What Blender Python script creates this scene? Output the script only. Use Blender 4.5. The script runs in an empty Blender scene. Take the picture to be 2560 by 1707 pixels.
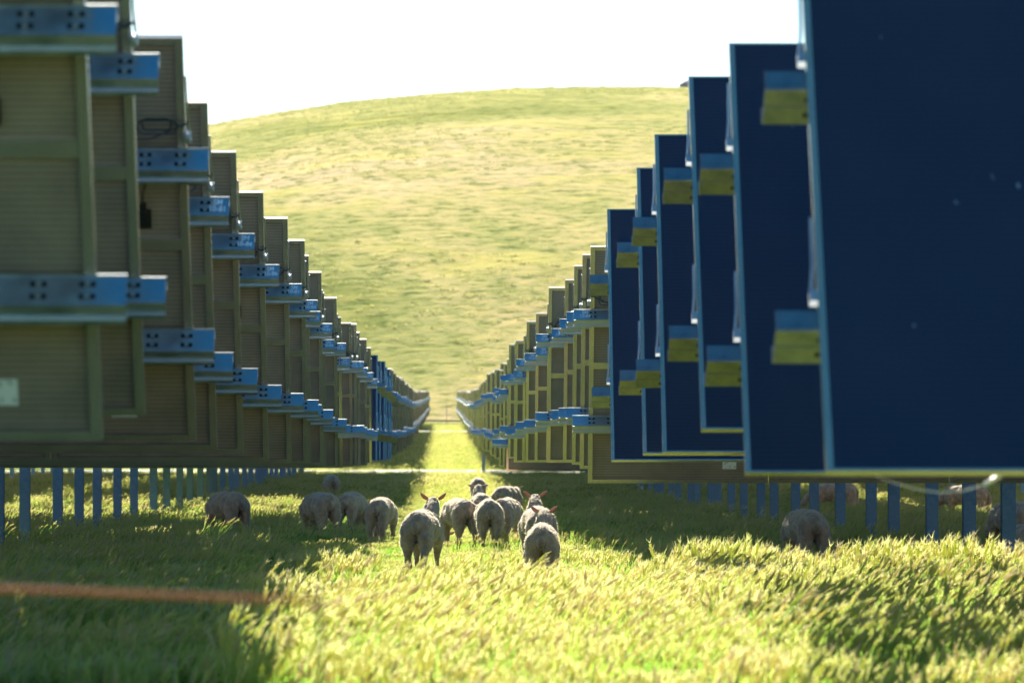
import bpy, bmesh, math, random
import numpy as np
from mathutils import Vector, Matrix, noise
R = math.radians
random.seed(7); rng = np.random.default_rng(7)
sc = bpy.context.scene
col = sc.collection

# ------------------------------------------------------------------ camera
F = 11532.0; CX, CY = 1280.0, 853.5          # focal length and centre in pixels of the 2560 px photograph
CAMZ = 1.36
YAW = math.atan((1280-1108)/F); PITCH = math.atan((1160-853.5)/F)
cam_d = bpy.data.cameras.new('camera'); cam = bpy.data.objects.new('camera', cam_d); col.objects.link(cam)
cam.location = (0, 0, CAMZ); cam.rotation_euler = (math.pi/2+PITCH, 0, -YAW)
cam_d.sensor_width = 36; cam_d.lens = F/2560*36
cam_d.clip_start = 0.5; cam_d.clip_end = 6000
cam_d.dof.use_dof = True; cam_d.dof.focus_distance = 58; cam_d.dof.aperture_fstop = 4.4
cam_d.dof.aperture_blades = 9
sc.camera = cam
# ------------------------------------------------------------------ sky, sun, exposure
SUN_EL, SUN_AZ = R(33.5), R(-9)                # azimuth measured from +Y towards +X
w = bpy.data.worlds.new('World'); sc.world = w; w.use_nodes = True
nt = w.node_tree; bg = nt.nodes['Background']
sky = nt.nodes.new('ShaderNodeTexSky'); sky.sky_type = 'NISHITA'; sky.sun_disc = False
sky.sun_elevation = SUN_EL; sky.sun_rotation = SUN_AZ; sky.dust_density = 0.3; sky.ozone_density = 3.0
hs = nt.nodes.new('ShaderNodeHueSaturation'); hs.inputs['Saturation'].default_value = 1.38; hs.inputs['Hue'].default_value = .488; hs.inputs['Value'].default_value = 1.0
nt.links.new(sky.outputs[0], hs.inputs['Color']); nt.links.new(hs.outputs[0], bg.inputs[0]); bg.inputs[1].default_value = 0.052
sd = bpy.data.lights.new('sun', 'SUN'); so = bpy.data.objects.new('sun', sd); col.objects.link(so)
sd.energy = 5.0; sd.angle = R(0.5); sd.color = (1, 0.93, 0.80)
tosun = Vector((math.sin(SUN_AZ)*math.cos(SUN_EL), math.cos(SUN_AZ)*math.cos(SUN_EL), math.sin(SUN_EL)))
so.rotation_euler = tosun.to_track_quat('Z', 'Y').to_euler(); so.location = (0, 0, 30)
sc.view_settings.view_transform = 'Standard'; sc.view_settings.look = 'None'
sc.view_settings.gamma = 1; sc.view_settings.exposure = 1.65
sc.cycles.max_bounces = 8; sc.cycles.transparent_max_bounces = 8

# ------------------------------------------------------------------ helpers
_cq = Matrix.Rotation(-YAW, 4, 'Z') @ Matrix.Rotation(math.pi/2+PITCH, 4, 'X')
def P(px, py, Y):
    """world point seen at photograph pixel (px, py) at forward distance Y"""
    d = _cq @ Vector(((px-CX)/F, (CY-py)/F, -1)); return Vector((0, 0, CAMZ)) + d*(Y/d.y)
S = 4.6                                      # spacing of the rows of tables, metres
_kn = [0, 19, 24, 30, 38, 44, 48, 60, 80, 95, 107, 117, 140, 400]
_kz = [0, 0, .06, .26, .62, .84, 1.05, 1.86, 3.32, 4.40, 5.26, 6.2, 7.5, 12]
def gz(x, y):
    z = float(np.interp(y/S, _kn, _kz))
    if y > 0: z += 0.05*noise.noise(Vector((x*.12, y*.07, 3.1)))
    return z
def obj(name, me, parent=None, mat4=None):
    o = bpy.data.objects.new(name, me); col.objects.link(o)
    if parent: o.parent = parent
    if mat4 is not None: o.matrix_local = mat4
    return o
def tag(o, label=None, cat=None, group=None, kind=None):
    if label: o['label'] = label
    if cat: o['category'] = cat
    if group: o['group'] = group
    if kind: o['kind'] = kind
    return o
def empty(name, loc, rz=0):
    o = bpy.data.objects.new(name, None); col.objects.link(o); o.location = loc; o.rotation_euler = (0, 0, rz)
    o.empty_display_size = .2
    return o
class MB:
    def __init__(s): s.v = []; s.f = []; s.m = []
    def add(s, vs, fs, mi=0):
        b = len(s.v); s.v += [tuple(v) for v in vs]; s.f += [tuple(i+b for i in f) for f in fs]; s.m += [mi]*len(fs)
    def box(s, x0, x1, y0, y1, z0, z1, mi=0, M=None):
        vs = [Vector((x, y, z)) for z in (z0, z1) for y in (y0, y1) for x in (x0, x1)]
        if M is not None: vs = [M @ v for v in vs]
        s.add(vs, [(0,2,3,1), (4,5,7,6), (0,1,5,4), (2,6,7,3), (0,4,6,2), (1,3,7,5)], mi)
    def tube(s, pts, r, n=6, mi=0, r2=None):
        pts = [Vector(p) for p in pts]; rings = []
        for i, p in enumerate(pts):
            t = (pts[min(i+1, len(pts)-1)]-pts[max(i-1, 0)]).normalized()
            a = t.orthogonal().normalized() if abs(t.z) > .9 else t.cross(Vector((0,0,1))).normalized()
            b = t.cross(a); rr = r if r2 is None else r+(r2-r)*i/(len(pts)-1)
            rings.append([p+a*math.cos(6.2832*k/n)*rr+b*math.sin(6.2832*k/n)*rr for k in range(n)])
        vs = [v for q in rings for v in q]; fs = []
        for i in range(len(pts)-1):
            for k in range(n): fs.append((i*n+k, i*n+(k+1) % n, (i+1)*n+(k+1) % n, (i+1)*n+k))
        fs.append(tuple(range(n))[::-1]); fs.append(tuple(range((len(pts)-1)*n, len(pts)*n)))
        s.add(vs, fs, mi)
    def mesh(s, name, mats, smooth=False):
        me = bpy.data.meshes.new(name); me.from_pydata(s.v, [], s.f)
        for m in mats: me.materials.append(m)
        me.polygons.foreach_set('material_index', s.m)
        if smooth: me.polygons.foreach_set('use_smooth', [True]*len(s.f))
        me.validate(); me.update(); return me
def np_mesh(name, v, f, mats, mi=None, smooth=False):
    me = bpy.data.meshes.new(name); k = f.shape[1]
    me.vertices.add(len(v)); me.vertices.foreach_set('co', np.asarray(v, np.float32).ravel())
    me.loops.add(f.size); me.loops.foreach_set('vertex_index', f.astype(np.int32).ravel())
    me.polygons.add(len(f)); me.polygons.foreach_set('loop_start', np.arange(0, f.size, k, dtype=np.int32))
    for m in mats: me.materials.append(m)
    if mi is not None: me.polygons.foreach_set('material_index', mi.astype(np.int32))
    if smooth: me.polygons.foreach_set('use_smooth', np.ones(len(f), bool))
    me.update(calc_edges=True); return me

# ------------------------------------------------------------------ materials
def mat(name, color=(.5,.5,.5), rough=.6, metal=0, spec=.5):
    m = bpy.data.materials.new(name); m.use_nodes = True
    b = m.node_tree.nodes['Principled BSDF']; b.inputs['Base Color'].default_value = (*color, 1)
    b.inputs['Roughness'].default_value = rough; b.inputs['Metallic'].default_value = metal
    b.inputs['Specular IOR Level'].default_value = spec
    return m
def nodes(m): return m.node_tree.nodes, m.node_tree.links, m.node_tree.nodes['Principled BSDF']
def noise_tex(m, scale, detail=3, rough=.5, coord='Object', vec_scale=None, dist=0):
    N, L, b = nodes(m); tc = N.new('ShaderNodeTexCoord'); n = N.new('ShaderNodeTexNoise')
    n.inputs['Scale'].default_value = scale; n.inputs['Detail'].default_value = detail
    n.inputs['Roughness'].default_value = rough; n.inputs['Distortion'].default_value = dist
    src = tc.outputs[coord]
    if vec_scale:
        mp = N.new('ShaderNodeMapping'); mp.inputs['Scale'].default_value = vec_scale
        L.new(src, mp.inputs['Vector']); src = mp.outputs[0]
    L.new(src, n.inputs['Vector']); return n
def ramp(m, fac, stops):
    N, L, b = nodes(m); r = N.new('ShaderNodeValToRGB'); e = r.color_ramp.elements
    while len(e) < len(stops): e.new(.5)
    for el, (p, c) in zip(e, stops): el.position = p; el.color = (*c, 1)
    L.new(fac, r.inputs[0]); return r
def bump(m, fac, strength, dist=.01):
    N, L, b = nodes(m); bp = N.new('ShaderNodeBump'); bp.inputs['Strength'].default_value = strength
    bp.inputs['Distance'].default_value = dist; L.new(fac, bp.inputs['Height']); L.new(bp.outputs[0], b.inputs['Normal'])
def mixc(m, fac, a, b_, mode='MIX'):
    N, L, b = nodes(m); x = N.new('ShaderNodeMix'); x.data_type = 'RGBA'; x.blend_type = mode
    for i, s in ((0, fac), (6, a), (7, b_)):
        if isinstance(s, (int, float)): x.inputs[i].default_value = s
        elif isinstance(s, tuple): x.inputs[i].default_value = (*s, 1)
        else: L.new(s, x.inputs[i])
    return x.outputs[2]

M_galv = mat('galvanised_steel', (.42,.47,.52), .42, 1.0)
n1 = noise_tex(M_galv, 7, 5, .6); r1 = ramp(M_galv, n1.outputs[0], [(.3, (.44,.49,.53)), (.7, (.60,.64,.66))])
nodes(M_galv)[1].new(r1.outputs[0], nodes(M_galv)[2].inputs['Base Color'])
r1b = ramp(M_galv, n1.outputs[0], [(.3, (.32,)*3), (.7, (.52,)*3)]); nodes(M_galv)[1].new(r1b.outputs[0], nodes(M_galv)[2].inputs['Roughness'])
M_alu = mat('anodised_frame', (.60,.61,.58), .27, .75)
n1 = noise_tex(M_alu, 3, 4, .6); r1 = ramp(M_alu, n1.outputs[0], [(.3, (.62,.53,.43)), (.7, (.74,.65,.54))])
nodes(M_alu)[1].new(r1.outputs[0], nodes(M_alu)[2].inputs['Base Color'])
M_galv2 = mat('dimmed_galvanised_steel', (.3,.33,.35), .5, 1.0)  # same galvanised steel coloured darker, toning down sunlit grass reflected in the rails
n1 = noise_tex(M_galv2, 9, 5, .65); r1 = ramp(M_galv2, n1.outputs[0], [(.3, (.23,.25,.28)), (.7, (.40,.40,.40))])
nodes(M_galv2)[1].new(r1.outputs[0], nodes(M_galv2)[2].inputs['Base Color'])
M_post = mat('post_steel', (.10,.2,.35), .5, .5)
n1 = noise_tex(M_post, 12, 4, .7); r1 = ramp(M_post, n1.outputs[0], [(.3, (.08,.19,.29)), (.72, (.15,.28,.38))])
nodes(M_post)[1].new(r1.outputs[0], nodes(M_post)[2].inputs['Base Color'])
M_hole = mat('slot_dark', (.01,.012,.015), .7)
M_black = mat('black_plastic', (.012,.012,.014), .45)
M_cable = mat('cable_black', (.02,.022,.025), .4)
M_chalk = mat('chalk_marking', (.88,.92,.97), .8)
M_label = mat('paper_label', (.72,.76,.74), .6)
n1 = noise_tex(M_label, 30, 2); r1 = ramp(M_label, n1.outputs[0], [(.36, (.42,.46,.45)), (.44, (.74,.78,.76))])
nodes(M_label)[1].new(r1.outputs[0], nodes(M_label)[2].inputs['Base Color'])
# glass fronts: navy thin film with faint horizontal scribe lines and a few droppings
M_front = mat('panel_front_glass', (.008,.018,.06), .12, 0, .45)
N, L, B = nodes(M_front)
tc = N.new('ShaderNodeTexCoord'); wv = N.new('ShaderNodeTexWave'); wv.bands_direction = 'Z'; wv.inputs['Scale'].default_value = 10.5
wv.inputs['Distortion'].default_value = 0; L.new(tc.outputs['Object'], wv.inputs['Vector'])
c1 = ramp(M_front, wv.outputs[0], [(.0, (.010,.014,.032)), (.25, (.021,.028,.062))])
nz = noise_tex(M_front, 15, 2, .6, vec_scale=(1, 1, .45)); rz = ramp(M_front, nz.outputs[0], [(.725, (0,0,0)), (.76, (.55,.6,.7))])
n3 = noise_tex(M_front, 1.1, 2)
c2 = mixc(M_front, n3.outputs[0], c1.outputs[0], (.034,.042,.080))
c3 = mixc(M_front, rz.outputs[0], c2, (.35,.42,.55)); L.new(c3, B.inputs['Base Color'])
rr = ramp(M_front, n3.outputs[0], [(.3, (.08,)*3), (.7, (.22,)*3)]); L.new(rr.outputs[0], B.inputs['Roughness'])
# rear glass: olive brown, corrugated look
M_back = mat('panel_rear_glass', (.10,.10,.08), .3, 0, .5)
N, L, B = nodes(M_back)
tc = N.new('ShaderNodeTexCoord'); wv = N.new('ShaderNodeTexWave'); wv.bands_direction = 'Z'; wv.inputs['Scale'].default_value = 10.5
L.new(tc.outputs['Object'], wv.inputs['Vector'])
c1 = ramp(M_back, wv.outputs[0], [(.05, (.20,.165,.135)), (.30, (.28,.235,.195)), (.9, (.31,.26,.215))])
n3 = noise_tex(M_back, 2.2, 4, .65); d1 = ramp(M_back, n3.outputs[0], [(.35, (.75,.75,.75)), (.7, (1.1,1.08,1.02))])
c2 = mixc(M_back, 1.0, c1.outputs[0], d1.outputs[0], 'MULTIPLY')
n4 = noise_tex(M_back, 55, 3, .7, vec_scale=(1,1,.35)); r4 = ramp(M_back, n4.outputs[0], [(.64, (0,0,0)), (.72, (.35,.35,.35))])
c3 = mixc(M_back, r4.outputs[0], c2, (.36,.33,.22)); L.new(c3, B.inputs['Base Color'])
bump(M_back, wv.outputs[0], .25, .004)

def leafy(name, c_lo, c_hi, t_lo, t_hi, tmix=.5, scale=.35, rough=.6):
    """two-sided grass blade: diffuse + translucent, hue drifting through the field"""
    m = bpy.data.materials.new(name); m.use_nodes = True; N, L = m.node_tree.nodes, m.node_tree.links
    N.remove(N['Principled BSDF']); out = N['Material Output']
    geo = N.new('ShaderNodeNewGeometry'); n = N.new('ShaderNodeTexNoise'); n.inputs['Scale'].default_value = scale
    n.inputs['Detail'].default_value = 5; n.inputs['Roughness'].default_value = .7
    L.new(geo.outputs['Position'], n.inputs['Vector'])
    oi = N.new('ShaderNodeObjectInfo'); ad = N.new('ShaderNodeMath'); ad.operation = 'MULTIPLY_ADD'
    ad.inputs[1].default_value = .35; L.new(oi.outputs['Random'], ad.inputs[0]); L.new(n.outputs[0], ad.inputs[2])
    mr = N.new('ShaderNodeMapRange'); mr.inputs['From Min'].default_value = .45; mr.inputs['From Max'].default_value = .85
    L.new(ad.outputs[0], mr.inputs['Value'])
    def mx(a, b):
        x = N.new('ShaderNodeMix'); x.data_type = 'RGBA'; x.inputs[6].default_value = (*a, 1); x.inputs[7].default_value = (*b, 1)
        L.new(mr.outputs[0], x.inputs[0]); return x.outputs[2]
    d = N.new('ShaderNodeBsdfPrincipled'); d.inputs['Roughness'].default_value = rough; d.inputs['Specular IOR Level'].default_value = .18
    L.new(mx(c_lo, c_hi), d.inputs['Base Color'])
    t = N.new('ShaderNodeBsdfTranslucent'); L.new(mx(t_lo, t_hi), t.inputs['Color'])
    ms = N.new('ShaderNodeMixShader'); ms.inputs[0].default_value = tmix
    L.new(d.outputs[0], ms.inputs[1]); L.new(t.outputs[0], ms.inputs[2]); L.new(ms.outputs[0], out.inputs['Surface']); return m
M_blade = leafy('grass_blade', (.016,.070,.024), (.05,.12,.03), (.13,.37,.04), (.52,.70,.10), .62)
M_blade_far = leafy('far_grass_blade', (.06,.10,.03), (.12,.14,.04), (.30,.40,.06), (.62,.62,.14), .6)
M_head = leafy('grass_seed_head', (.34,.38,.13), (.50,.44,.20), (.70,.77,.22), (.90,.83,.40), .61)
M_straw = leafy('dry_straw', (.45,.40,.20), (.60,.52,.32), (.72,.64,.28), (.85,.74,.45), .5)

# ------------------------------------------------------------------ ground, tracks, hill
M_ground = mat('grassland', (.12,.14,.05), .95, 0, 0)
n1 = noise_tex(M_ground, .9, 8, .7); r1 = ramp(M_ground, n1.outputs[0], [(.32, (.06,.11,.025)), (.5, (.14,.20,.045)), (.62, (.28,.30,.10)), (.78, (.42,.40,.18))])
nodes(M_ground)[1].new(r1.outputs[0], nodes(M_ground)[2].inputs['Base Color']); n2 = noise_tex(M_ground, 6, 6, .75); bump(M_ground, n2.outputs[0], .8, .12)
ys = np.concatenate([np.linspace(-40, 20, 7), np.linspace(22, 260, 160), np.linspace(264, 560, 80)])
xs = np.concatenate([[-900, -500, -250, -120, -70], np.linspace(-45, 45, 91), [70, 120, 250, 500, 900]])
V = np.array([(x, y, gz(x, y)) for y in ys for x in xs]); nx = len(xs)
Fc = np.array([(j*nx+i, j*nx+i+1, (j+1)*nx+i+1, (j+1)*nx+i) for j in range(len(ys)-1) for i in range(nx-1)])
tag(obj('ground', np_mesh('ground', V, Fc, [M_ground], smooth=True)), kind='structure')

M_road = mat('pale_gravel', (.62,.58,.50), .95)
n1 = noise_tex(M_road, 3, 6, .7); r1 = ramp(M_road, n1.outputs[0], [(.3, (.50,.46,.38)), (.7, (.70,.66,.58))])
nodes(M_road)[1].new(r1.outputs[0], nodes(M_road)[2].inputs['Base Color'])
def road(n0, n1_, name):
    v = []; f = []; xx = np.linspace(-160, 160, 161); k = 0
    yy = [n0*S+(n1_-n0)*S*t for t in (0, .12, .5, .88, 1)]; hh = [-.05, .09, .12, .09, .0]
    for x in xx:
        for y, h in zip(yy, hh): v.append((x, y+.25*math.sin(x*.21)*(h < .1), gz(x, y)+h))
    for i in range(len(xx)-1):
        for j in range(4): a = i*5+j; f.append((a, a+5, a+6, a+1))
    tag(obj(name, np_mesh(name, np.array(v), np.array(f), [M_road], smooth=True)), kind='structure')
road(45.9, 47.3, 'gravel_road'); road(94.3, 95.6, 'gravel_road')

# hill: crest line taken at 1000 m
_hx = [-3000, -900, -300, -160, -96, -50, -36, -21.5, -2.4, 16.6, 34, 55, 90, 140, 250, 600, 1500, 3000]
_hp = [1000, 900, 640, 500, 395, 312, 283, 258, 235, 222, 220, 219, 228, 262, 400, 650, 900, 1000]
def hill_z(x, y):
    cp = float(np.interp(x*1000/max(y, 560)*1.0, _hx, _hp)); cz = CAMZ+(1160-cp)/F*1000
    a0, a1 = (5.9-CAMZ)/535, (cz-CAMZ)/1000
    if y <= 1000:
        t = max(0, (y-535)/465); q = t*(1.75-.75*t)/1.0
        z = CAMZ+y*(a0+(a1-a0)*math.sin(min(1, q)*math.pi/2)**1.0)
    else: z = cz-((y-1000)/300)**2*30
    z += 1.3*noise.noise(Vector((x*.02, y*.012, 0)))*min(1, max(0, (y-545)/60))*(1 if y < 930 else .35)
    z += .35*noise.noise(Vector((x*.09, y*.06, 5)))*min(1, max(0, (y-545)/60))
    z += .10*noise.noise(Vector((x*.5, y*.3, 9)))
    return z
M_hill = mat('hill_grassland', (.3,.3,.12), 1, 0, 0)
N, L, B = nodes(M_hill)
nA = noise_tex(M_hill, .011, 6, .62, vec_scale=(1, .8, 1), dist=.6)
rA = ramp(M_hill, nA.outputs[0], [(.34, (.27,.29,.08)), (.44, (.43,.41,.15)), (.52, (.58,.48,.21)), (.62, (.66,.51,.29)), (.75, (.62,.46,.30))])
nB = noise_tex(M_hill, 1.0, 9, .72, vec_scale=(.35, .35, 1)); rB = ramp(M_hill, nB.outputs[0], [(.36, (.30,.42,.30)), (.45, (.74,.82,.62)), (.52, (1,1,1)), (.66, (1.25,1.16,.95))])
cA = mixc(M_hill, 1.0, rA.outputs[0], rB.outputs[0], 'MULTIPLY')
nC = noise_tex(M_hill, .05, 5, .7, vec_scale=(.6, 1, 1)); rC = ramp(M_hill, nC.outputs[0], [(.54, (0,0,0)), (.66, (.7,)*3)])
cB = mixc(M_hill, rC.outputs[0], cA, (.66,.56,.16)); L.new(cB, B.inputs['Base Color'])
bump(M_hill, nB.outputs[0], 1.0, 1.2)
ys = np.concatenate([np.linspace(530, 1010, 250), np.linspace(1020, 1300, 15)])
xs = np.concatenate([np.linspace(-2500, -200, 24), np.linspace(-190, 200, 200), np.linspace(215, 2500, 24)])
V = np.array([(x, y, hill_z(x, y)) for y in ys for x in xs]); nx = len(xs)
Fc = np.array([(j*nx+i, j*nx+i+1, (j+1)*nx+i+1, (j+1)*nx+i) for j in range(len(ys)-1) for i in range(nx-1)])
tag(obj('hill', np_mesh('hill', V, Fc, [M_hill], smooth=True)), kind='structure')

# scrub on the hill: low leafy mounds nobody could count
M_scrub = leafy('hill_scrub_leaf', (.17,.22,.08), (.28,.29,.10), (.28,.34,.10), (.44,.42,.14), .45, scale=.02)
vs = []; fs = []; b0 = 0
for i in range(9000):
    y = 560+430*rng.random()**.8; x = (rng.random()*260-115)*y/1000*1.05
    dens = noise.noise(Vector((x*.022+4, y*.014, 2)))
    if dens < rng.random()*.5-.22: continue
    z = hill_z(x, y); s = .10+.22*rng.random()**3; wd = .5+1.9*rng.random()**2
    k = 26; a = rng.random((k,))*6.283; rr_ = np.sqrt(rng.random(k)); hgt = (1-rr_**2)*s*.55
    cxy = np.stack([x+np.cos(a)*rr_*wd, y+np.sin(a)*rr_*wd*.8, z+hgt*rng.random(k)], 1)
    d1_ = rng.normal(size=(k, 3)); d1_ /= np.linalg.norm(d1_, axis=1)[:, None]; d2_ = rng.normal(size=(k, 3)); d2_ /= np.linalg.norm(d2_, axis=1)[:, None]
    q = .12+.16*s
    tri = np.stack([cxy-d1_*q, cxy+d1_*q, cxy+d2_*q*1.5+np.array([0,0,.1])], 1).reshape(-1, 3)
    vs.append(tri); fs.append(np.arange(b0, b0+3*k).reshape(-1, 3)); b0 += 3*k
tag(obj('hill_scrub', np_mesh('hill_scrub', np.concatenate(vs), np.concatenate(fs), [M_scrub])), 'low green scrub dotted over the grassy hill', 'scrub', kind='stuff')

# dark boulder on the crest
def lumpy(name, m, r, sub=3, amp=.18, seed=1, lift=0):
    bm = bmesh.new(); bmesh.ops.create_icosphere(bm, subdivisions=sub, radius=1)
    for v in bm.verts:
        d = 1+amp*noise.noise(v.co*1.6+Vector((seed, 0, 0)))+amp*.4*noise.noise(v.co*4+Vector((seed, 5, 0)))
        v.co = Vector((v.co.x*r[0], v.co.y*r[1], v.co.z*r[2]+lift))*d
    me = bpy.data.meshes.new(name); bm.to_mesh(me); bm.free(); me.materials.append(m)
    me.polygons.foreach_set('use_smooth', [True]*len(me.polygons)); return me
M_rock = mat('dark_rock', (.16,.15,.20), .9); n1 = noise_tex(M_rock, 1.5, 6, .7); r1 = ramp(M_rock, n1.outputs[0], [(.3, (.09,.09,.13)), (.7, (.22,.20,.24))])
nodes(M_rock)[1].new(r1.outputs[0], nodes(M_rock)[2].inputs['Base Color'])
p = P(1730, 218, 985); rk = obj('boulder', lumpy('boulder', M_rock, (2.6, 1.6, 1.0), amp=.3, seed=4)); rk.location = (p.x, p.y, p.z+.4)
tag(rk, 'dark rounded boulder sitting on the crest of the grassy hill', 'boulder')

# far wire fence at the foot of the hill
fe = empty('wire_fence', (0, 116*S, gz(0, 116*S))); tag(fe, 'thin wire fence crossing the foot of the hill behind the aisle', 'fence')
M_wire = mat('fence_wire', (.20,.15,.12), .7, .2)
for i in range(-16, 17):
    x = i*3.1+.4; zz = gz(x, 116*S)-fe.location.z; mb = MB(); mb.tube([(x, 0, zz-.3), (x, 0, zz+2.5)], .03, 6); obj('fence_post', mb.mesh('fence_post', [M_wire], True), fe)
for h in (.25, .9, 1.6, 2.35):
    mb = MB(); mb.tube([(x, -.06, gz(x, 116*S)-fe.location.z+h) for x in np.linspace(-50, 50, 41)], .012 if h > .3 else .08, 4); obj('wire', mb.mesh('wire', [M_wire]), fe)

# ------------------------------------------------------------------ solar tables
MW, LT = 1.95, 2.70; TW = 5*1.96-.01
def frame_mesh():
    mb = MB(); hw, hh = MW/2, LT/2
    for sx in (-1, 1):
        a, b = sorted((sx*hw, sx*(hw-.012))); mb.box(a, b, -.040, 0, -hh, hh)
        a, b = sorted((sx*(hw-.0125), sx*(hw-.030))); mb.box(a, b, -.0035, -.0002, -hh+.0125, hh-.0125)
        a, b = sorted((sx*(hw-.0125), sx*(hw-.048))); mb.box(a, b, -.040, -.036, -hh+.0125, hh-.0125)
    for sz in (-1, 1):
        a, b = sorted((sz*hh, sz*(hh-.012))); mb.box(-hw+.0125, hw-.0125, -.0398, -.0002, a, b)
        a, b = sorted((sz*(hh-.0125), sz*(hh-.044))); mb.box(-hw+.05, hw-.05, -.0395, -.0355, a, b)
    mb.box(-hw+.0495, hw-.0495, -.034, -.0125, -.038, .038)      # stiffening bar across the middle of the rear
    return mb.mesh('module_frame', [M_alu])
def glass_mesh():
    hw, hh = MW/2-.0126, LT/2-.0126; mb = MB()
    v = [(-hw,-.004,-hh), (hw,-.004,-hh), (hw,-.004,hh), (-hw,-.004,hh), (-hw,-.011,-hh), (hw,-.011,-hh), (hw,-.011,hh), (-hw,-.011,hh)]
    mb.add(v, [(0,3,2,1)], 0); mb.add(v, [(4,5,6,7)], 1); return mb.mesh('glass_sheet', [M_front, M_back])
def jbox_mesh():
    mb = MB(); mb.box(-.045, .045, -.045, -.0115, -.055, .055); mb.box(-.018, .018, -.038, -.014, .055, .10)
    mb.tube([(0, -.03, .10), (.004, -.04, .17), (.02, -.045, .24), (.035, -.05, .33)], .006, 5); return mb.mesh('junction_box', [M_black])
def label_mesh():
    mb = MB(); mb.box(-.075, .075, -.0125, -.0115, -.062, .062); return mb.mesh('label', [M_label])
def rail_mesh(stub):
    """folded-sheet rail: short flange on the modules, sloping web with slots, outer flange and lip"""
    mb = MB(); h = TW/2+stub; A, B_ = Vector((0, -.052, .036)), Vector((0, -.192, -.018)); sl = math.atan2(B_.z-A.z, A.y-B_.y); ln = (B_-A).length
    mb.box(-h, h, -.046, -.041, -.030, .040)
    W = Matrix.Translation(A) @ Matrix.Rotation(-sl, 4, 'X'); mb.box(-h, h, -ln, 0, -.005, 0, 0, W)
    mb.box(-h, h, -.0515, -.0465, .028, .044)
    mb.box(-h, h, -.195, -.190, -.080, -.0245); mb.box(-h, h, -.218, -.1955, -.084, -.080); mb.box(-h, h, -.218, -.214, -.098, -.0845)
    for s in (-1, 1):
        for k in range(4):
            x = s*(TW/2-.03-.20*k)
            for y in (-.042, -.108):
                mb.box(x-.034, x+.034, y-.014, y+.014, .0004, .0024, 1, W); mb.box(x-.012, x+.012, y-.010, y+.010, .0026, .014, 0, W)
    return mb.mesh('rail', [M_galv, M_hole])
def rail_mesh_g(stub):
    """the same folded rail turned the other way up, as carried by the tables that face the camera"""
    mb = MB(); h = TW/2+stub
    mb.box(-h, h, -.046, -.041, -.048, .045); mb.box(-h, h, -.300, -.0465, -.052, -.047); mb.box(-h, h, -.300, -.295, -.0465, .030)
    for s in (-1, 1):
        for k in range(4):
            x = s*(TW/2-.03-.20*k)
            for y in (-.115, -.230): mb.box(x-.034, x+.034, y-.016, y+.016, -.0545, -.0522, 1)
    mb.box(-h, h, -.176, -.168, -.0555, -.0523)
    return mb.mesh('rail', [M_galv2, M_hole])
def post_mesh(h):
    mb = MB(); a = .078
    mb.box(-a, a, -.09, -.082, -.5, h); mb.box(-a, a, .082, .09, -.5, h); mb.box(-.004, .004, -.0815, .0815, -.5, h); return mb.mesh('post', [M_post])
def arm_mesh():
    mb = MB(); mb.box(-.06, .06, -.40, -.325, -.85, .85); mb.box(-.13, .13, -.56, -.405, -.13, .13); mb.box(-1.1, -1.0, -.345, -.295, -.70, .70); mb.box(1.0, 1.1, -.345, -.295, -.70, .70)
    mb.box(-.99, -.065, -.345, -.315, -.04, .04); mb.box(.065, .99, -.345, -.315, -.04, .04); return mb.mesh('drive_arm', [M_galv])
def clamp_mesh():
    mb = MB(); mb.box(-.012, .030, -.085, -.038, -.012, .045); mb.tube([(.012, -.10, .018), (.012, -.04, .018)], .017, 8); mb.tube([(.022, -.05, .04), (.012, -.045, .16), (.008, -.043, .40)], .007, 6); return mb.mesh('clamp', [M_galv], False)
def cable_mesh(seed):
    rd = random.Random(seed); mb = MB()
    for q in range(2):
        cx_, cz_, a_, b_ = -.19+rd.uniform(-.03,.03), .16+rd.uniform(-.02,.03), .11+rd.uniform(-.03,.02), .055+rd.uniform(-.015,.02)
        mb.tube([(cx_+a_*math.cos(t)+.01*q, -.07-.01*q, cz_+b_*math.sin(t)+.008*math.sin(3*t)) for t in np.linspace(0, 6.4, 22)], .0055, 5)
    mb.tube([(-.55, -.06, .11), (-.38, -.07, .085), (-.2, -.08, .10), (-.05, -.075, .17), (.0, -.06, .19), (.02, -.045, .17)], .006, 5)
    mb.tube([(-.06, -.07, .20), (-.02, -.06, .165), (.02, -.05, .20)], .005, 5); return mb.mesh('cable', [M_cable])
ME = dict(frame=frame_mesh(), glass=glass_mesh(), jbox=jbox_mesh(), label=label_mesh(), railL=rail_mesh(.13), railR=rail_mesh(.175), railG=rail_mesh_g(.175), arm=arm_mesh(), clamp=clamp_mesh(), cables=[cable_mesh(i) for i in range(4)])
def text_mesh(lines):
    cu = bpy.data.curves.new('t', 'FONT'); cu.body = lines; cu.size = .062; cu.align_x = 'CENTER'; cu.align_y = 'CENTER'; cu.extrude = 0.0004; cu.space_line = .85; cu.offset = .0012
    o = bpy.data.objects.new('t', cu); col.objects.link(o); dg = bpy.context.evaluated_depsgraph_get()
    me = bpy.data.meshes.new_from_object(o.evaluated_get(dg)); bpy.data.objects.remove(o); me.materials.clear(); me.materials.append(M_chalk); return me
TXT = [text_mesh('SM\n10-8%d' % k) for k in (1, 4, 6)]
_pm = {}
def post_of(h):
    h = round(h, 1)
    if h not in _pm: _pm[h] = post_mesh(h)
    return _pm[h]
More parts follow.
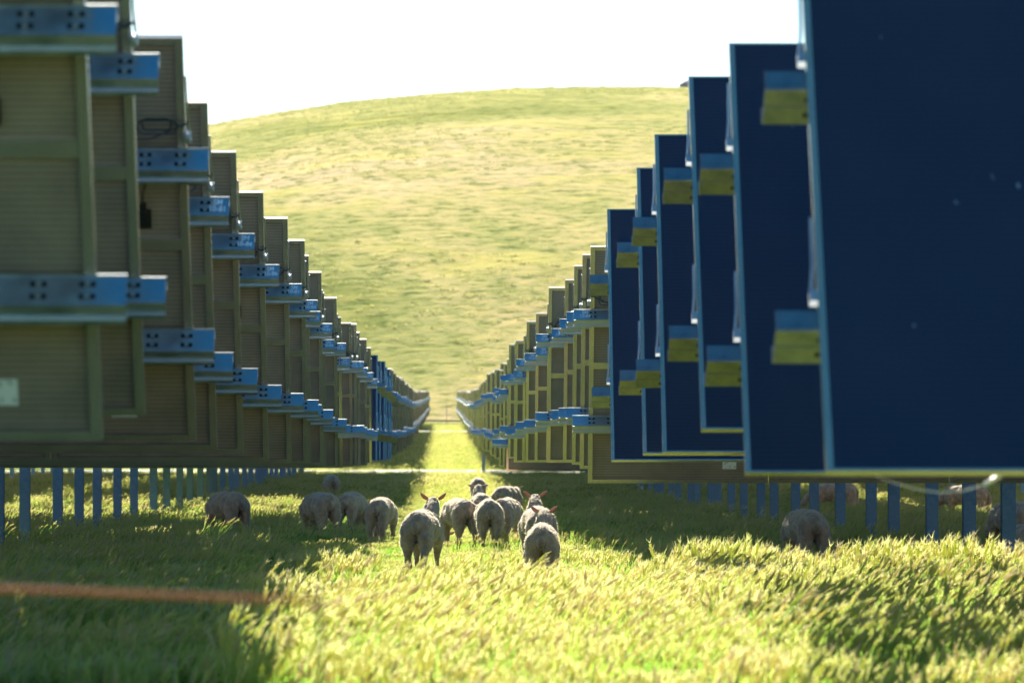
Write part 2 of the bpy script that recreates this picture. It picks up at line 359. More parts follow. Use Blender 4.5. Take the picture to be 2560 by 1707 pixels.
def place_table(side, n, xe, ztop, zbot, kind, label, group, stub, detail=2, idx=0):
    """side -1 left / +1 right of the aisle; kind 'B' shows its rear, 'G' its glass to the camera"""
    Y = n*S; H = min(ztop-zbot, LT*.985); th = math.acos(H/LT); xc = xe+side*TW/2
    g = gz(xc, Y); root = empty('solar_table', (xc, Y, g)); tag(root, label, 'solar panels', group)
    zc = (ztop+zbot)/2-g
    T = Matrix.Translation((0, 0, zc)) @ (Matrix.Rotation(th, 4, 'X') if kind == 'B' else Matrix.Rotation(-th, 4, 'X') @ Matrix.Rotation(math.pi, 4, 'Z'))
    e = -side if kind == 'B' else side               # local x direction of the aisle end
    ncols = 5 if detail > 1 else 5
    for i in range(5):
        m = obj('module', ME['frame'], root, T @ Matrix.Translation(((i-2)*1.96, 0, 0)))
        obj('glass_sheet', ME['glass'], m)
        if detail > 1 and kind == 'B' and (i-2)*e >= 1:
            obj('junction_box', ME['jbox'], m, Matrix.Translation((MW/2-.26 if (idx % 3) else MW/2-.40, 0, .17)))
            obj('label', ME['label'], m, Matrix.Translation((MW/2-.42, 0, -LT/2+.215)))
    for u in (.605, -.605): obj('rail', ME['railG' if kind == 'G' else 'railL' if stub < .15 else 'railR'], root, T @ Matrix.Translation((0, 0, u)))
    back = -.45
    pb = T @ Vector((0, back-.03, 0)); obj('post', post_of(pb.z), root, Matrix.Translation((pb.x, pb.y, 0)))
    obj('drive_arm', ME['arm'], root, T)
    if detail > 1:
        fl = Matrix.Scale(-1, 4, (1, 0, 0)) if e < 0 else Matrix.Identity(4)
        for u in (.605, -.605)[:1 if kind == 'B' else 2]: obj('clamp', ME['clamp'], root, T @ Matrix.Translation((e*(TW/2), 0, u+.105)) @ fl)
        if kind == 'B':
            obj('cable', ME['cables'][idx % 4], root, T @ Matrix.Translation((e*(TW/2), 0, .605+.02)) @ fl)
            if n > 6:
                obj('chalk_marking', TXT[idx % 3], root, T @ Matrix.Translation((e*(TW/2+.055), -.121, .605+.0150)) @ Matrix.Rotation(math.atan2(.054, .140), 4, 'X') @ Matrix.Rotation(R(random.uniform(-8, 8)), 4, 'Z') @ Matrix.Diagonal((.85, 1.1, 1, 1)))
    return root, T, e
ORD = ['nearest', 'second nearest', 'third nearest', 'fourth nearest', 'fifth nearest', 'sixth nearest', 'seventh nearest', 'eighth nearest', 'ninth nearest', 'tenth nearest', 'eleventh nearest', 'twelfth nearest', 'thirteenth nearest', 'fourteenth nearest', 'fifteenth nearest', 'sixteenth nearest', 'seventeenth nearest', 'eighteenth nearest', 'nineteenth nearest', 'twentieth nearest']
def zpix(py, Y): return P(1108, py, Y).z
def xpix(px, Y): return P(px, 1160, Y).x
# n, edge px at the bottom, top py, bottom py
LEFT = [(4.05, 245, None, 1088), (4.87, 354, None, 1028), (5.80, 483, 103, 1093), (6.83, 538, 261, 1117), (7.86, 605, 383, 1126), (8.9, 669, 482, 1147),
        (9.95, 727, 546, 1152), (10.95, 768, 601, 1154), (11.8, 777, 639, 1156), (12.8, 808, 680, 1158), (13.72, 815, 732, 1164), (14.66, 845, 744, 1166), (15.65, 856, 793, 1166),
        (16.85, 881, 807, 1164), (17.85, 893, 809, 1163), (18.85, 901, 830, 1162), (19.85, 918, 847, 1161), (20.85, 929, 869, 1158)]
LEFTG = [(21.85, 943, 887, 1151), (22.85, 951.6, 901.6, 1151), (23.85, 962, 902.5, 1150), (24.85, 967, 917.6, 1150), (25.85, 974, 922.7, 1149), (26.85, 979, 938, 1148)]
RIGHT = [(4.20, 2052, None, 1176, 'G'), (5.34, 1855, 96, 1180, 'G'), (6.30, 1746, 180, 1073, 'G'), (7.38, 1653, 330, 1130, 'G'), (8.30, 1605, 415, 1133, 'G'), (9.65, 1527, 520, 1150, 'G'),
         (10.75, 1470, 615, 1204, 'B'), (11.6, 1450, 636, 1168, 'B'), (12.5, 1430, 664, 1158, 'B'), (13.45, 1408, 699, 1152, 'B'), (14.3, 1368, 718, 1153, 'B'), (15.25, 1366, 762, 1153, 'B'), (16.2, 1337, 783, 1152, 'B'),
         (17.15, 1314, 803, 1152, 'B'), (18.1, 1306, 842, 1152, 'B'), (19.05, 1287, 853, 1152, 'B')]
gL, gR = 'solar tables lined up along the left of the grass aisle', 'solar tables lined up along the right of the grass aisle'
first_left = None
for i, (n, px, tp, bp) in enumerate(LEFT):
    Y = n*S; zb = zpix(bp, Y+.4); zt = zb+2.33 if tp is None else zpix(tp, Y-.4)
    place_table(-1, n, xpix(px, Y+.4), zt, zb, 'B', 'rear of the %s solar table along the left of the aisle' % ORD[i], gL, .13, idx=i)
for i, (n, px, tp, bp) in enumerate(LEFTG):
    Y = n*S
    place_table(-1, n, xpix(px, Y-.3), zpix(tp, Y+.4), zpix(bp, Y-.4), 'G', 'blue glass front of the %s glass-facing solar table far down the left side' % ORD[i], gL, .175, idx=i)
for i, (n, px, tp, bp, k) in enumerate(RIGHT):
    Y = n*S; q = .4 if k == 'B' else -.4; zb = zpix(bp, Y+q); zt = zb+2.33 if tp is None else zpix(tp, Y-q)
    what = 'blue glass front' if k == 'G' else 'rear'
    rt, T, e = place_table(1, n, xpix(px, Y+q), zt, zb, k, '%s of the %s solar table along the right of the aisle' % (what, ORD[i]), gR, .175, idx=i+1)
    if i == 0: t1 = (rt, T)
far_l = 'one of the small rear-facing solar tables far down the %s side of the aisle'
for n in np.arange(27.85, 45.5, 1.0):
    x = -1.38+random.uniform(-.06, .06); z = gz(x-5, n*S)+2.62+random.uniform(-.06, .06); h = 1.19+random.uniform(-.02,.03)
    place_table(-1, n, x, z+h, z-h, 'B', far_l % 'left', gL, .13, 1)
for n in np.arange(20.0, 45.5, .98):
    x = 1.42+random.uniform(-.06, .06); z = gz(x+5, n*S)+2.60+random.uniform(-.06, .06)-(.2 if 21 < n < 25 else 0); h = 1.19+random.uniform(-.02,.03)
    place_table(1, n, x, z+h, z-h, 'B', far_l % 'right', gR, .175, 1)
# simple one-mesh tables: the outer column and the block on the rising ground beyond the road
def simple_table(kind):
    mb = MB(); th = R(27); zc = 2.62
    T = Matrix.Translation((0, 0, zc)) @ (Matrix.Rotation(th, 4, 'X') if kind == 'B' else Matrix.Rotation(-th, 4, 'X') @ Matrix.Rotation(math.pi, 4, 'Z'))
    for i in range(5):
        for zz in (0,):
            x0, x1 = (i-2)*1.96-MW/2, (i-2)*1.96+MW/2; z0, z1 = -LT/2, LT/2
            mb.box(x0+.04, x1-.04, -.020, -.004, z0+.04, z1-.04, 1, T)
            for a in (x0, x1-.04): mb.box(a, a+.04, -.04, 0, z0, z1, 0, T)
            for a in (z0, z1-.04): mb.box(x0+.0405, x1-.0405, -.0395, -.0005, a, a+.04, 0, T)
    for u in (.605, -.605):
        h = TW/2+.14; mb.box(-h, h, -.26, -.042, u, u+.006, 2, T); mb.box(-h, h, -.26, -.254, u-.08, u-.0005, 2, T); mb.box(-h, h, -.048, -.042, u+.0065, u+.1, 2, T)
    p_ = T @ Vector((0, -.48, 0)); mb.box(-.078, .078, p_.y-.08, p_.y+.08, -.6, p_.z, 3)
    me = mb.mesh('solar_table', [M_alu, M_back if kind == 'B' else M_front, M_galv, M_post]); return me
SB = simple_table('B')
def simple(x, n, label, group):
    o = obj('solar_table', SB); o.location = (x, n*S, gz(x, n*S)+random.uniform(-.06, .06)); tag(o, label, 'solar panels', group)
for side, nm in ((-1, 'left'), (1, 'right')):
    for n in np.arange(10.85, 45.5, 1.0): simple(side*(1.45+TW*1.5+.5), n, 'solar table standing in the outer column on the far %s' % nm, 'solar tables in the outer columns')
    for n in list(np.arange(49, 93.5, 1.0))+list(np.arange(97, 108.5, 1.0)):
        simple(side*(1.50+TW/2+random.uniform(-.05, .05)), n, 'tiny distant solar table on the rising ground beyond the road, %s of the aisle' % nm, 'distant solar tables beyond the gravel road')
# loose plastic strap hanging under the nearest right table
M_strap = mat('strap_clear', (.8,.8,.78), .35); rt, T = t1
mb = MB(); pp = [(2150, 1172), (2215, 1200), (2290, 1222), (2350, 1231), (2410, 1226), (2462, 1210), (2482, 1199), (2502, 1188)]
inv = Matrix.Translation(-Vector(rt.location)); rr_ = [.0015, .0015, .0015, .002, .002, .003, .010, .010]
pts = [inv @ P(a, b, 4.2*S-.55) for a, b in pp]
mb.tube(pts[:6], .0016, 6, 0, .0028); mb.tube(pts[5:], .0095, 8); obj('loose_strap', mb.mesh('loose_strap', [M_strap], True), rt)

# small grey marker post by the gravel road
M_conc = mat('weathered_grey', (.34,.37,.40), .8); p = P(1209, 1160, 44.6*S)
mb = MB(); mb.box(-.07, .07, -.07, .07, -.3, .66); mb.box(-.078, .078, -.078, .078, .665, .70); mp = obj('marker_post', mb.mesh('marker_post', [M_conc])); mp.location = (p.x, p.y, gz(p.x, p.y)+.2)
tag(mp, 'short grey marker post standing at the near edge of the gravel road', 'post')

# orange fence strand close to the camera, far out of focus
M_orange = mat('orange_polywire', (.85,.16,.05), .6)
fr = empty('temporary_fence', (0, 10, gz(0, 10))); tag(fr, 'blurred orange electric fence strand crossing the shaded foreground grass on the left', 'fence')
pl = [P(a, b, 10)-Vector(fr.location) for a, b in ((-2200, 1400), (-900, 1440), (0, 1469), (400, 1485), (600, 1493), (800, 1500))]
mb = MB(); mb.tube(pl, .0058, 6); obj('strand', mb.mesh('strand', [M_orange], True), fr)
M_stake = mat('fibreglass_stake', (.10,.18,.08), .5)
for q in (pl[0], pl[-1]):
    mb = MB(); mb.tube([(q.x, 0, -.2), (q.x, 0, q.z+.012)], .0045, 8); mb.box(q.x-.04, q.x+.04, -.01, .01, .12, .14)
    for h in (.35, .7, q.z): mb.tube([(q.x, 0, h), (q.x, -.035, h+.005), (q.x, -.04, h+.03)], .004, 5)
    obj('stake', mb.mesh('stake', [M_stake]), fr)

# ------------------------------------------------------------------ sheep
M_wool = mat('shorn_wool', (.36,.31,.25), .95, 0, .15)
N, L, B = nodes(M_wool)
nw = noise_tex(M_wool, 9, 5, .65); cw = ramp(M_wool, nw.outputs[0], [(.3, (.23,.155,.095)), (.5, (.37,.27,.175)), (.7, (.54,.42,.29))])
at = N.new('ShaderNodeAttribute'); at.attribute_name = 'dirt'; c2 = mixc(M_wool, at.outputs['Fac'], cw.outputs[0], (.10,.06,.035)); L.new(c2, B.inputs['Base Color'])
B.inputs['Sheen Weight'].default_value = 1.0; B.inputs['Sheen Roughness'].default_value = .45; B.inputs['Sheen Tint'].default_value = (1, .93, .82, 1)
nb = noise_tex(M_wool, 60, 4, .7, vec_scale=(1, 1, .5)); bump(M_wool, nb.outputs[0], .9, .016)
M_ear = leafy('ear_skin', (.30,.22,.18), (.30,.22,.18), (.52,.24,.17), (.52,.24,.17), .34)
M_ear2 = leafy('ear_wool', (.36,.29,.22), (.36,.29,.22), (.30,.2,.15), (.30,.2,.15), .2)
M_hoof = mat('hoof', (.05,.04,.035), .6)
M_fuzz = leafy('wool_fuzz', (.46,.37,.27), (.52,.42,.31), (.86,.75,.58), (.86,.75,.58), .6)
def sheep_mesh(pose, hx, swing, seed, fat=1.0):
    """heading +Y, standing on z=0. pose: 'up','level','graze'; hx: sideways offset of the head; swing: leg swing metres"""
    rd = random.Random(seed); C = []
    def ell(c, r): C.append((Vector(c), Vector(r)))
    def limb(p, q, r0, r1, sx=1, sy=1):
        p, q = Vector(p), Vector(q); k = max(3, int((p-q).length/(min(r0, r1)*.45)))
        for i in range(k+1): t = i/k; r = r0+(r1-r0)*t; ell(p.lerp(q, t), (r*sx, r*sy, r))
    f = fat
    ell((0, -.36, .625), (.195*f, .20, .205)); ell((0, -.22, .63), (.215*f, .24, .205)); ell((0, 0, .62), (.235*f, .30, .215)); ell((0, .06, .59), (.24*f, .30, .205))
    ell((0, .28, .60), (.215*f, .25, .225)); ell((0, .40, .62), (.165*f, .17, .19)); ell((0, -.30, .74), (.09, .22, .09)); ell((0, .05, .765), (.10, .34, .075))
    sw = swing
    for s, a in ((-1, sw), (1, -sw)):
        ell((s*.105, -.40, .56), (.115*f, .155, .19)); ell((s*.112, -.43+a*.3, .46), (.100, .14, .17))
        limb((s*.118, -.42+a*.4, .42), (s*.115, -.50+a*.8, .29), .092, .058, .9, 1.2); limb((s*.115, -.50+a*.8, .29), (s*.108, -.455+a, .06), .050, .034); limb((s*.108, -.45+a, .06), (s*.108, -.43+a, .03), .03, .034)
        ell((s*.145*f, .33, .53), (.085, .13, .17)); limb((s*.135, .34-a*.3, .44), (s*.115, .37-a*.6, .28), .070, .048); limb((s*.115, .37-a*.6, .28), (s*.11, .36-a, .06), .042, .032); limb((s*.11, .36-a, .06), (s*.11, .38-a, .03), .03, .033)
    ell((0, -.555, .625), (.046, .040, .07)); ell((0, -.575, .57), (.036, .034, .055))
    if pose == 'up': nb_, hd, mz = Vector((hx*.6, .56, .84)), Vector((hx, .66, .915)), Vector((hx*1.25, .88, .80))
    elif pose == 'level': nb_, hd, mz = Vector((hx*.6, .66, .72)), Vector((hx, .80, .74)), Vector((hx*1.3, 1.0, .62))
    else: nb_, hd, mz = Vector((hx*.6, .70, .42)), Vector((hx, .82, .25)), Vector((hx*1.3, .90, .06))
    limb((0, .40, .66), nb_, .145, .10); limb(nb_, hd, .10, .082); limb(hd, hd.lerp(mz, .55), .082, .062); limb(hd.lerp(mz, .55), mz, .062, .038)
    bm = bmesh.new()
    for c, r in C: bmesh.ops.create_icosphere(bm, subdivisions=2, radius=1, matrix=Matrix.Translation(c) @ Matrix.Diagonal((r.x, r.y, r.z, 1)))
    me = bpy.data.meshes.new('tmp'); bm.to_mesh(me); bm.free()
    o = bpy.data.objects.new('tmp', me); col.objects.link(o)
    m1 = o.modifiers.new('r', 'REMESH'); m1.mode = 'VOXEL'; m1.voxel_size = .017
    m2 = o.modifiers.new('s', 'SMOOTH'); m2.factor = .5; m2.iterations = 5
    dg = bpy.context.evaluated_depsgraph_get(); out = bpy.data.meshes.new_from_object(o.evaluated_get(dg)); bpy.data.objects.remove(o)
    n_ = len(out.vertices); co = np.empty(n_*3, np.float32); out.vertices.foreach_get('co', co); co = co.reshape(-1, 3)
    no = np.empty(n_*3, np.float32); out.vertices.foreach_get('normal', no); no = no.reshape(-1, 3)
    dirt = np.zeros(n_, np.float32)
    for i in range(n_):
        v = Vector(co[i]); d = .016*noise.noise(v*6+Vector((seed, 0, 0)))+.009*noise.noise(Vector((v.x*22, v.y*22, v.z*9+seed)))+.004*noise.noise(v*55)
        # cleft between the buttocks
        if v.y < -.42 and .2 < v.z < .60: d -= .028*math.exp(-(v.x/.022)**2)
        if v.z > .12: co[i] += no[i]*d
        q = .95*math.exp(-((v.x/.055)**2+((v.z-.44)/.17)**2))*(v.y < -.40)+.65*max(0, 1-v.z/.34)+.25*max(0, noise.noise(v*4+Vector((0, seed, 3))))
        dirt[i] = min(.9, q)
    out.vertices.foreach_set('co', co.ravel()); a = out.attributes.new('dirt', 'FLOAT', 'POINT'); a.data.foreach_set('value', dirt)
    out.materials.clear(); out.materials.append(M_wool); out.polygons.foreach_set('use_smooth', np.ones(len(out.polygons), bool)); out.polygons.foreach_set('material_index', np.zeros(len(out.polygons), np.int32)); out.update(); out.name = 'sheep_body'
    # fuzz: short fibres standing off the fleece
    sel = np.where(co[:, 2] > .14)[0]; pick = rng.choice(sel, 9000); c = co[pick]+rng.normal(size=(9000, 3))*.006; nn = no[pick]
    t_ = rng.normal(size=(9000, 3)); t_ -= (t_*nn).sum(1)[:, None]*nn; t_ /= np.linalg.norm(t_, axis=1)[:, None]
    ln = (.005+.008*rng.random((9000, 1))); tip = c+nn*ln+t_*ln*.5+np.array([0, 0, -.003]); wd = .0035
    tri = np.stack([c-t_*wd-nn*.004, c+t_*wd-nn*.004, tip], 1).reshape(-1, 3); fz = np_mesh('fleece', tri, np.arange(27000).reshape(-1, 3), [M_fuzz])
    return out, fz, hd, mz
def ear_mesh(s, m_=None):
    pts = []; n_ = 9; mb = MB()
    for k in range(n_):
        t = k/(n_-1); wd = .025*math.sin(math.pi*min(1, t*.80+.16))**.7*(1 if t < .97 else .4); x = s*(.125*t)
        for q, (dy, dz) in enumerate(((0, 1), (-.35, 0), (0, -1), (.25, 0))): pts.append((x, dy*wd*.5+.0, dz*wd+.03*t*t))
    mb.v = pts; f = []
    for k in range(n_-1):
        for q in range(4): f.append((k*4+q, k*4+(q+1) % 4, (k+1)*4+(q+1) % 4, (k+1)*4+q))
    f += [(0,1,2,3), tuple(range((n_-1)*4, n_*4))]; mb.f = f; mb.m = [0]*len(f); return mb.mesh('ear', [m_ or M_ear], True)
EAR = {s: ear_mesh(s) for s in (-1, 1)}; EAR2 = {s: ear_mesh(s, M_ear2) for s in (-1, 1)}
FLAT = {1202: -.45, 1222: -.3}
def sheep(px, Y, scl, yaw, pose, hx, swing, label, fat=1.0, earz=.03, seed=0):
    p = P(px, 1160, Y); root = empty('sheep', (p.x, Y, gz(p.x, Y)), R(yaw)); root.scale = (scl,)*3
    tag(root, label, 'sheep', 'flock of shorn sheep walking and grazing between the panels')
    b, fz, hd, mz = sheep_mesh(pose, hx, swing, seed+int(px), fat); obj('body', b, root); obj('fleece', fz, root)
    d = (mz-hd).normalized(); side = Vector((1, 0, 0)); rot = math.atan2(-(hx), .9)*.6
    tilt = {'up': R(22), 'level': R(6), 'graze': R(-4)}[pose]+earz+FLAT.get(px, 0)
    for s in (-1, 1):
        M_ = Matrix.Translation(hd+Vector((s*.065, -.005, .045 if pose != 'graze' else .03))) @ Matrix.Rotation(rot, 4, 'Z') @ Matrix.Rotation(-s*tilt, 4, 'Y') @ Matrix.Scale(.98, 4)
        obj('ear', (EAR2 if px in FLAT or Y > 75 else EAR)[s], root, M_)
    hp = [(s*.108, (-.43 if back else .38)+(s*-swing if back else s*swing)*1.0) for s in (-1, 1) for back in (0, 1)]
    for x, y in hp:
        mb = MB(); mb.tube([(x, y+.012, .0), (x, y, .045)], .036, 8, 0, .030); obj('hoof', mb.mesh('hoof', [M_hoof], True), root)
    return root
SH = [
 (568, 82, 1.08, 27, 'graze', .05, .03, 'shaded sheep grazing on the far left, head down towards the posts'),
 (800, 81, 1.06, 20, 'graze', .22, .04, 'large shaded sheep grazing with its head down to the left'),
 (880, 86, 1.03, -14, 'graze', -.12, .05, 'sheep grazing close behind the large one, its ear down to the right'),
 (955, 76, .97, -10, 'graze', -.24, .06, 'half lit sheep on the shadow edge with one ear showing right'),
 (828, 134, 1.0, 8, 'graze', 0, .03, 'small pale distant sheep in the sunlit strip behind the grazing pair'),
 (1056, 56, .98, -9, 'up', .03, .10, 'sheep striding away at the left of the front line, pink ears raised'),
 (1148, 71, 1.0, 14, 'graze', -.05, .07, 'sheep in the middle of the flock turned slightly left, head hidden'),
 (1222, 70, 1.0, 2, 'level', .02, .08, 'round sheep in the centre of the flock with a short pale tail'),
 (1202, 84, 1.0, 4, 'up', 0, .04, 'sheep ahead of the central one, both grey ears held level'),
 (1195, 124, 1.0, 0, 'graze', 0, .04, 'farthest sheep of the central flock, only its lit back showing'),
 (1268, 101, 1.0, -22, 'level', -.10, .04, 'far sheep at the back of the flock with an ear pointing right'),
 (1266, 72, 1.0, -12, 'graze', 0, .05, 'sheep tucked behind the right shoulder of the central one'),
 (1356, 50, .90, -3, 'up', 0, .10, 'slim sheep at the right of the front line, pink ears raised'),
 (1344, 60, .98, 6, 'up', .05, .08, 'sheep directly behind the slim front one, peering out to its left'),
 (2012, 57, .98, 11, 'graze', .10, .04, 'lone dark sheep grazing in the shade on the right by the posts'),
 (2534, 64, 1.0, 20, 'graze', 0, .04, 'sheep cut off by the right edge of the picture, standing in shade'),
 (2578, 56, .78, 32, 'graze', 0, .04, 'smaller sheep in front of the one at the right edge'),
 (2086, 112, 1.0, 78, 'graze', 0, .05, 'sheep seen side on behind the posts under the right tables'),
 (2415, 104, 1.0, 60, 'graze', 0, .05, 'dark sheep between the two thickest posts on the right'),
 (1790, 150, 1.05, 74, 'graze', 0, .05, 'small dark sheep far behind the row of posts on the right'),
]
FAT = [1.05, 1.1, .98, .92, 1, .93, .98, .93, .95, .95, .95, .95, .86, .92, 1, 1, 1, 1, 1, 1]
for i, a in enumerate(SH): sheep(*a, fat=FAT[i], seed=i)

# ------------------------------------------------------------------ grass
def tuft(seed, nb, nh, rad, hmin, hmax, bw, lean=.13, far=False):
    r_ = np.random.default_rng(seed); V_ = []; F_ = []; MI = []; b = 0
    wind = np.array([lean, -.03])
    for i in range(nb):
        a = r_.random()*6.283; rr = rad*math.sqrt(r_.random()); base = np.array([math.cos(a)*rr, math.sin(a)*rr, -.02])
        h = hmin+(hmax-hmin)*r_.random(); ln = wind*h*(.4+.9*r_.random())+r_.normal(size=2)*.22*h; az = r_.random()*6.283
        sd_ = np.array([math.cos(az), math.sin(az), 0])*bw*(.6+.8*r_.random())
        def pt(t): return base+np.array([ln[0]*t*t, ln[1]*t*t, h*t*(1-.22*t)])
        p0, p1, p2, p3 = pt(0), pt(.4), pt(.75), pt(1.0)
        V_ += [p0-sd_, p0+sd_, p1-sd_*.95, p1+sd_*.95, p2-sd_*.65, p2+sd_*.65, p3, p3+sd_*.05]
        F_ += [(b, b+1, b+3, b+2), (b+2, b+3, b+5, b+4), (b+4, b+5, b+7, b+6)]; m_ = 2 if r_.random() < .05 else 0; MI += [m_]*3; b += 8
    for i in range(nh):          # stalk with a bristly spindle-shaped seed head
        a = r_.random()*6.283; rr = rad*math.sqrt(r_.random()); base = np.array([math.cos(a)*rr, math.sin(a)*rr, 0])
        h = hmax*(.86+.30*r_.random()); ln = wind*h*(.5+.9*r_.random())+r_.normal(size=2)*.12*h
        def pt(t): return base+np.array([ln[0]*t*t, ln[1]*t*t, h*t*(1-.18*t)])
        sd_ = np.array([1, 0, 0])*.0016; p0, p1, p2 = pt(0), pt(.5), pt(.86)
        V_ += [p0-sd_, p0+sd_, p1-sd_, p1+sd_, p2-sd_, p2+sd_]; F_ += [(b, b+1, b+3, b+2), (b+2, b+3, b+5, b+4)]; MI += [0, 0]; b += 6
        ax = pt(1.1)-pt(.86); ax /= np.linalg.norm(ax); L_ = .06+.06*r_.random(); w_ = .007+.0045*r_.random()
        u_ = np.cross(ax, [0.1, 1, 0.2]); u_ /= np.linalg.norm(u_); v_ = np.cross(ax, u_); mi_ = 1 if r_.random() < .86 else 2
        c0 = pt(.86)
        for t, ww in ((0, .25), (.3, 1), (.65, .85), (1, .12)):
            for q in range(4): an = q*math.pi/2; V_.append(c0+ax*L_*t+(u_*math.cos(an)+v_*math.sin(an))*w_*ww)
        for k in range(3):
            for q in range(4): F_.append((b+k*4+q, b+k*4+(q+1) % 4, b+(k+1)*4+(q+1) % 4, b+(k+1)*4+q)); MI.append(mi_)
        b += 16
        for q in range(9):       # awns
            t = .15+.8*r_.random(); o_ = c0+ax*L_*t; an = r_.random()*6.283; dr = ax*.8+(u_*math.cos(an)+v_*math.sin(an))*.42; e_ = o_+dr*(.035+.03*r_.random()); s2 = np.cross(dr, [0, 1, 0]); s2 /= (np.linalg.norm(s2)+1e-6)
            V_ += [o_-s2*.0013, o_+s2*.0013, e_, e_+s2*.0003]; F_.append((b, b+1, b+3, b+2)); MI.append(mi_); b += 4
    return np_mesh('tuft', np.array(V_), np.array(F_), [M_blade_far if far else M_blade, M_head, M_straw], np.array(MI))
tufts = []
src = bpy.data.collections.new('tuft_sources')
for k in range(14):
    me = tuft(100+k, 95, (7, 14, 3, 24)[k % 4], .26, .12, (.34, .40, .33, .44)[k % 4], .0046); o = bpy.data.objects.new('tuft', me); src.objects.link(o)
for k in range(4):
    me = tuft(150+k, 14, (7, 9, 5, 12)[k], .20, .30, .62, .0050, .30); o = bpy.data.objects.new('tuft_a', me); src.objects.link(o)
for k in range(3):
    me = tuft(200+k, 50, 8, .42, .14, .42, .009, far=True); o = bpy.data.objects.new('tuft_far', me); src.objects.link(o)
pts = []; att = []
def scatter(y0, y1, dens, far=False, xmax=None, marg=1.6):
    step = 2.0; y = y0
    while y < y1:
        xl = (0-1108)/F*y-marg; xr = (2560-1108)/F*y+marg
        if xmax: xl, xr = max(xl, -xmax), min(xr, xmax)
        k = int((xr-xl)*step*dens)
        for _ in range(k):
            X = xl+(xr-xl)*random.random(); yy = y+step*random.random(); c_ = noise.noise(Vector((X*.55, yy*.35, 0)))+.5*noise.noise(Vector((X*1.7, yy*1.1, 4)))
            ais = math.exp(-(X/2.4)**4)*min(1, max(0, (yy-38.5)/5))*min(1, max(0, (160-yy)/40))
            h = .80+.06*min(1, max(0, (46-yy)/6))+.50*c_+random.uniform(-.14, .14)-.36*ais-.12*(yy > 44)
            if .5 < X < 1.7 and 41 < yy < 50: h *= .55
            if 45.3 < yy/S < 47.2 or 93.4 < yy/S < 95.5: continue
            if 36 < yy/S < 46 or 88 < yy/S < 94: h *= .62
            pts.append((X, yy, gz(X, yy)-.01)); att.append((max(.4, h)*(1.25 if far else 1), random.random()*.9-.45, random.randint(18, 20) if far else random.randint(0, 13)))
        y += step
def clump(px, Y, n_, sx, sy, h0, h1):
    c = P(px, 1160, Y)
    for _ in range(n_):
        X, yy = c.x+random.gauss(0, sx), Y+random.gauss(0, sy); pts.append((X, yy, gz(X, yy)-.01)); att.append((random.uniform(h0, h1), random.uniform(-.3, .3), random.choice((3, 7, 11, 1, 5))))
for px in range(1640, 2600, 34): clump(px, 43.6+random.uniform(-.5, .5), 5, .10, .2, .95, 1.2 if 1930 < px < 2110 else 1.6 if 1700 < px < 2480 else 1.2)
clump(800, 44, 8, .10, .3, 1.1, 1.4); clump(770, 46, 6, .12, .4, 1.0, 1.3); clump(1480, 50, 6, .2, .5, .9, 1.15); clump(1400, 52, 5, .2, .4, .9, 1.1); clump(650, 33, 3, .1, .3, 1.1, 1.3); clump(700, 35, 3, .1, .3, 1.1, 1.3)
def wisps(y0, y1, dens):
    k = int((y1-y0)*dens*((y0+y1)/2*.222+2))
    for _ in range(k):
        yy = random.uniform(y0, y1); X = random.uniform((0-1108)/F*yy-1, (2560-1108)/F*yy+1)
        if abs(X) < 1.9 and yy > 41: continue
        if noise.noise(Vector((X*.8, yy*.4, 7))) < random.uniform(-.25, .35): continue
        pts.append((X, yy, gz(X, yy)-.01)); att.append((random.uniform(.55, .95)*(1 if yy > 46 else 1.15), random.uniform(-.6, .6), random.randint(14, 17)))
wisps(24, 46, 11); wisps(46, 75, 3); wisps(75, 130, 1.5)
scatter(22, 62, 17)
scatter(62, 128, 10); scatter(128, 209, 4, True); scatter(215, 500, 1.3, True, 7)
pm = bpy.data.meshes.new('grass'); pm.vertices.add(len(pts)); pm.vertices.foreach_set('co', np.array(pts, np.float32).ravel())
for nm, j, ty in (('gs', 0, 'FLOAT'), ('gr', 1, 'FLOAT'), ('gi', 2, 'INT')):
    a = pm.attributes.new(nm, ty, 'POINT'); a.data.foreach_set('value', np.array([q[j] for q in att], np.int32 if ty == 'INT' else np.float32))
go = obj('grass', pm); tag(go, 'tall seeding meadow grass covering the ground between and under the panels', 'grass', kind='stuff')
g = bpy.data.node_groups.new('grass_scatter', 'GeometryNodeTree')
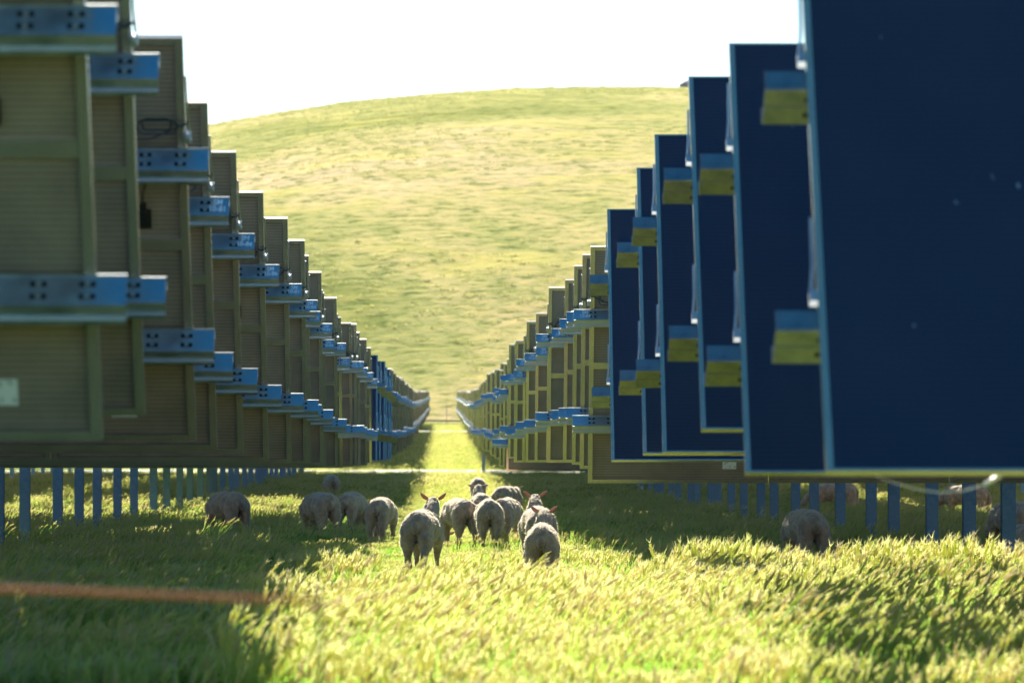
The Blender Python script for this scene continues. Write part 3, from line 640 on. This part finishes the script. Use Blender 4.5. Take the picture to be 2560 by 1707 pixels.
g.interface.new_socket('Geometry', in_out='INPUT', socket_type='NodeSocketGeometry'); g.interface.new_socket('Geometry', in_out='OUTPUT', socket_type='NodeSocketGeometry')
gi, gout = g.nodes.new('NodeGroupInput'), g.nodes.new('NodeGroupOutput'); iop = g.nodes.new('GeometryNodeInstanceOnPoints'); ci = g.nodes.new('GeometryNodeCollectionInfo')
m2p = g.nodes.new('GeometryNodeMeshToPoints')
ci.inputs['Collection'].default_value = src; ci.inputs['Separate Children'].default_value = True; ci.inputs['Reset Children'].default_value = True
def na(nm, ty):
    x = g.nodes.new('GeometryNodeInputNamedAttribute'); x.data_type = ty; x.inputs['Name'].default_value = nm; return x.outputs['Attribute']
cx = g.nodes.new('ShaderNodeCombineXYZ'); g.links.new(na('gr', 'FLOAT'), cx.inputs[2])
g.links.new(gi.outputs[0], m2p.inputs['Mesh']); g.links.new(m2p.outputs[0], iop.inputs['Points']); g.links.new(ci.outputs[0], iop.inputs['Instance']); iop.inputs['Pick Instance'].default_value = True
g.links.new(na('gi', 'INT'), iop.inputs['Instance Index']); g.links.new(cx.outputs[0], iop.inputs['Rotation']); g.links.new(na('gs', 'FLOAT'), iop.inputs['Scale'])
g.links.new(iop.outputs[0], gout.inputs[0]); md = go.modifiers.new('scatter', 'NODES'); md.node_group = g

# ------------------------------------------------------------------ air
hz = bpy.data.materials.new('haze'); hz.use_nodes = True; N, L = hz.node_tree.nodes, hz.node_tree.links
for n_ in list(N):
    if n_.type != 'OUTPUT_MATERIAL': N.remove(n_)
pv = N.new('ShaderNodeVolumePrincipled'); pv.inputs['Color'].default_value = (.98, .95, .86, 1); pv.inputs['Density'].default_value = .000026; pv.inputs['Anisotropy'].default_value = .55
L.new(pv.outputs[0], N['Material Output'].inputs['Volume']); hz.cycles.homogeneous_volume = True if hasattr(hz.cycles, 'homogeneous_volume') else True
mb = MB(); mb.box(-3100, 3100, -60, 1400, -400, 110); tag(obj('haze', mb.mesh('haze', [hz])), kind='stuff')
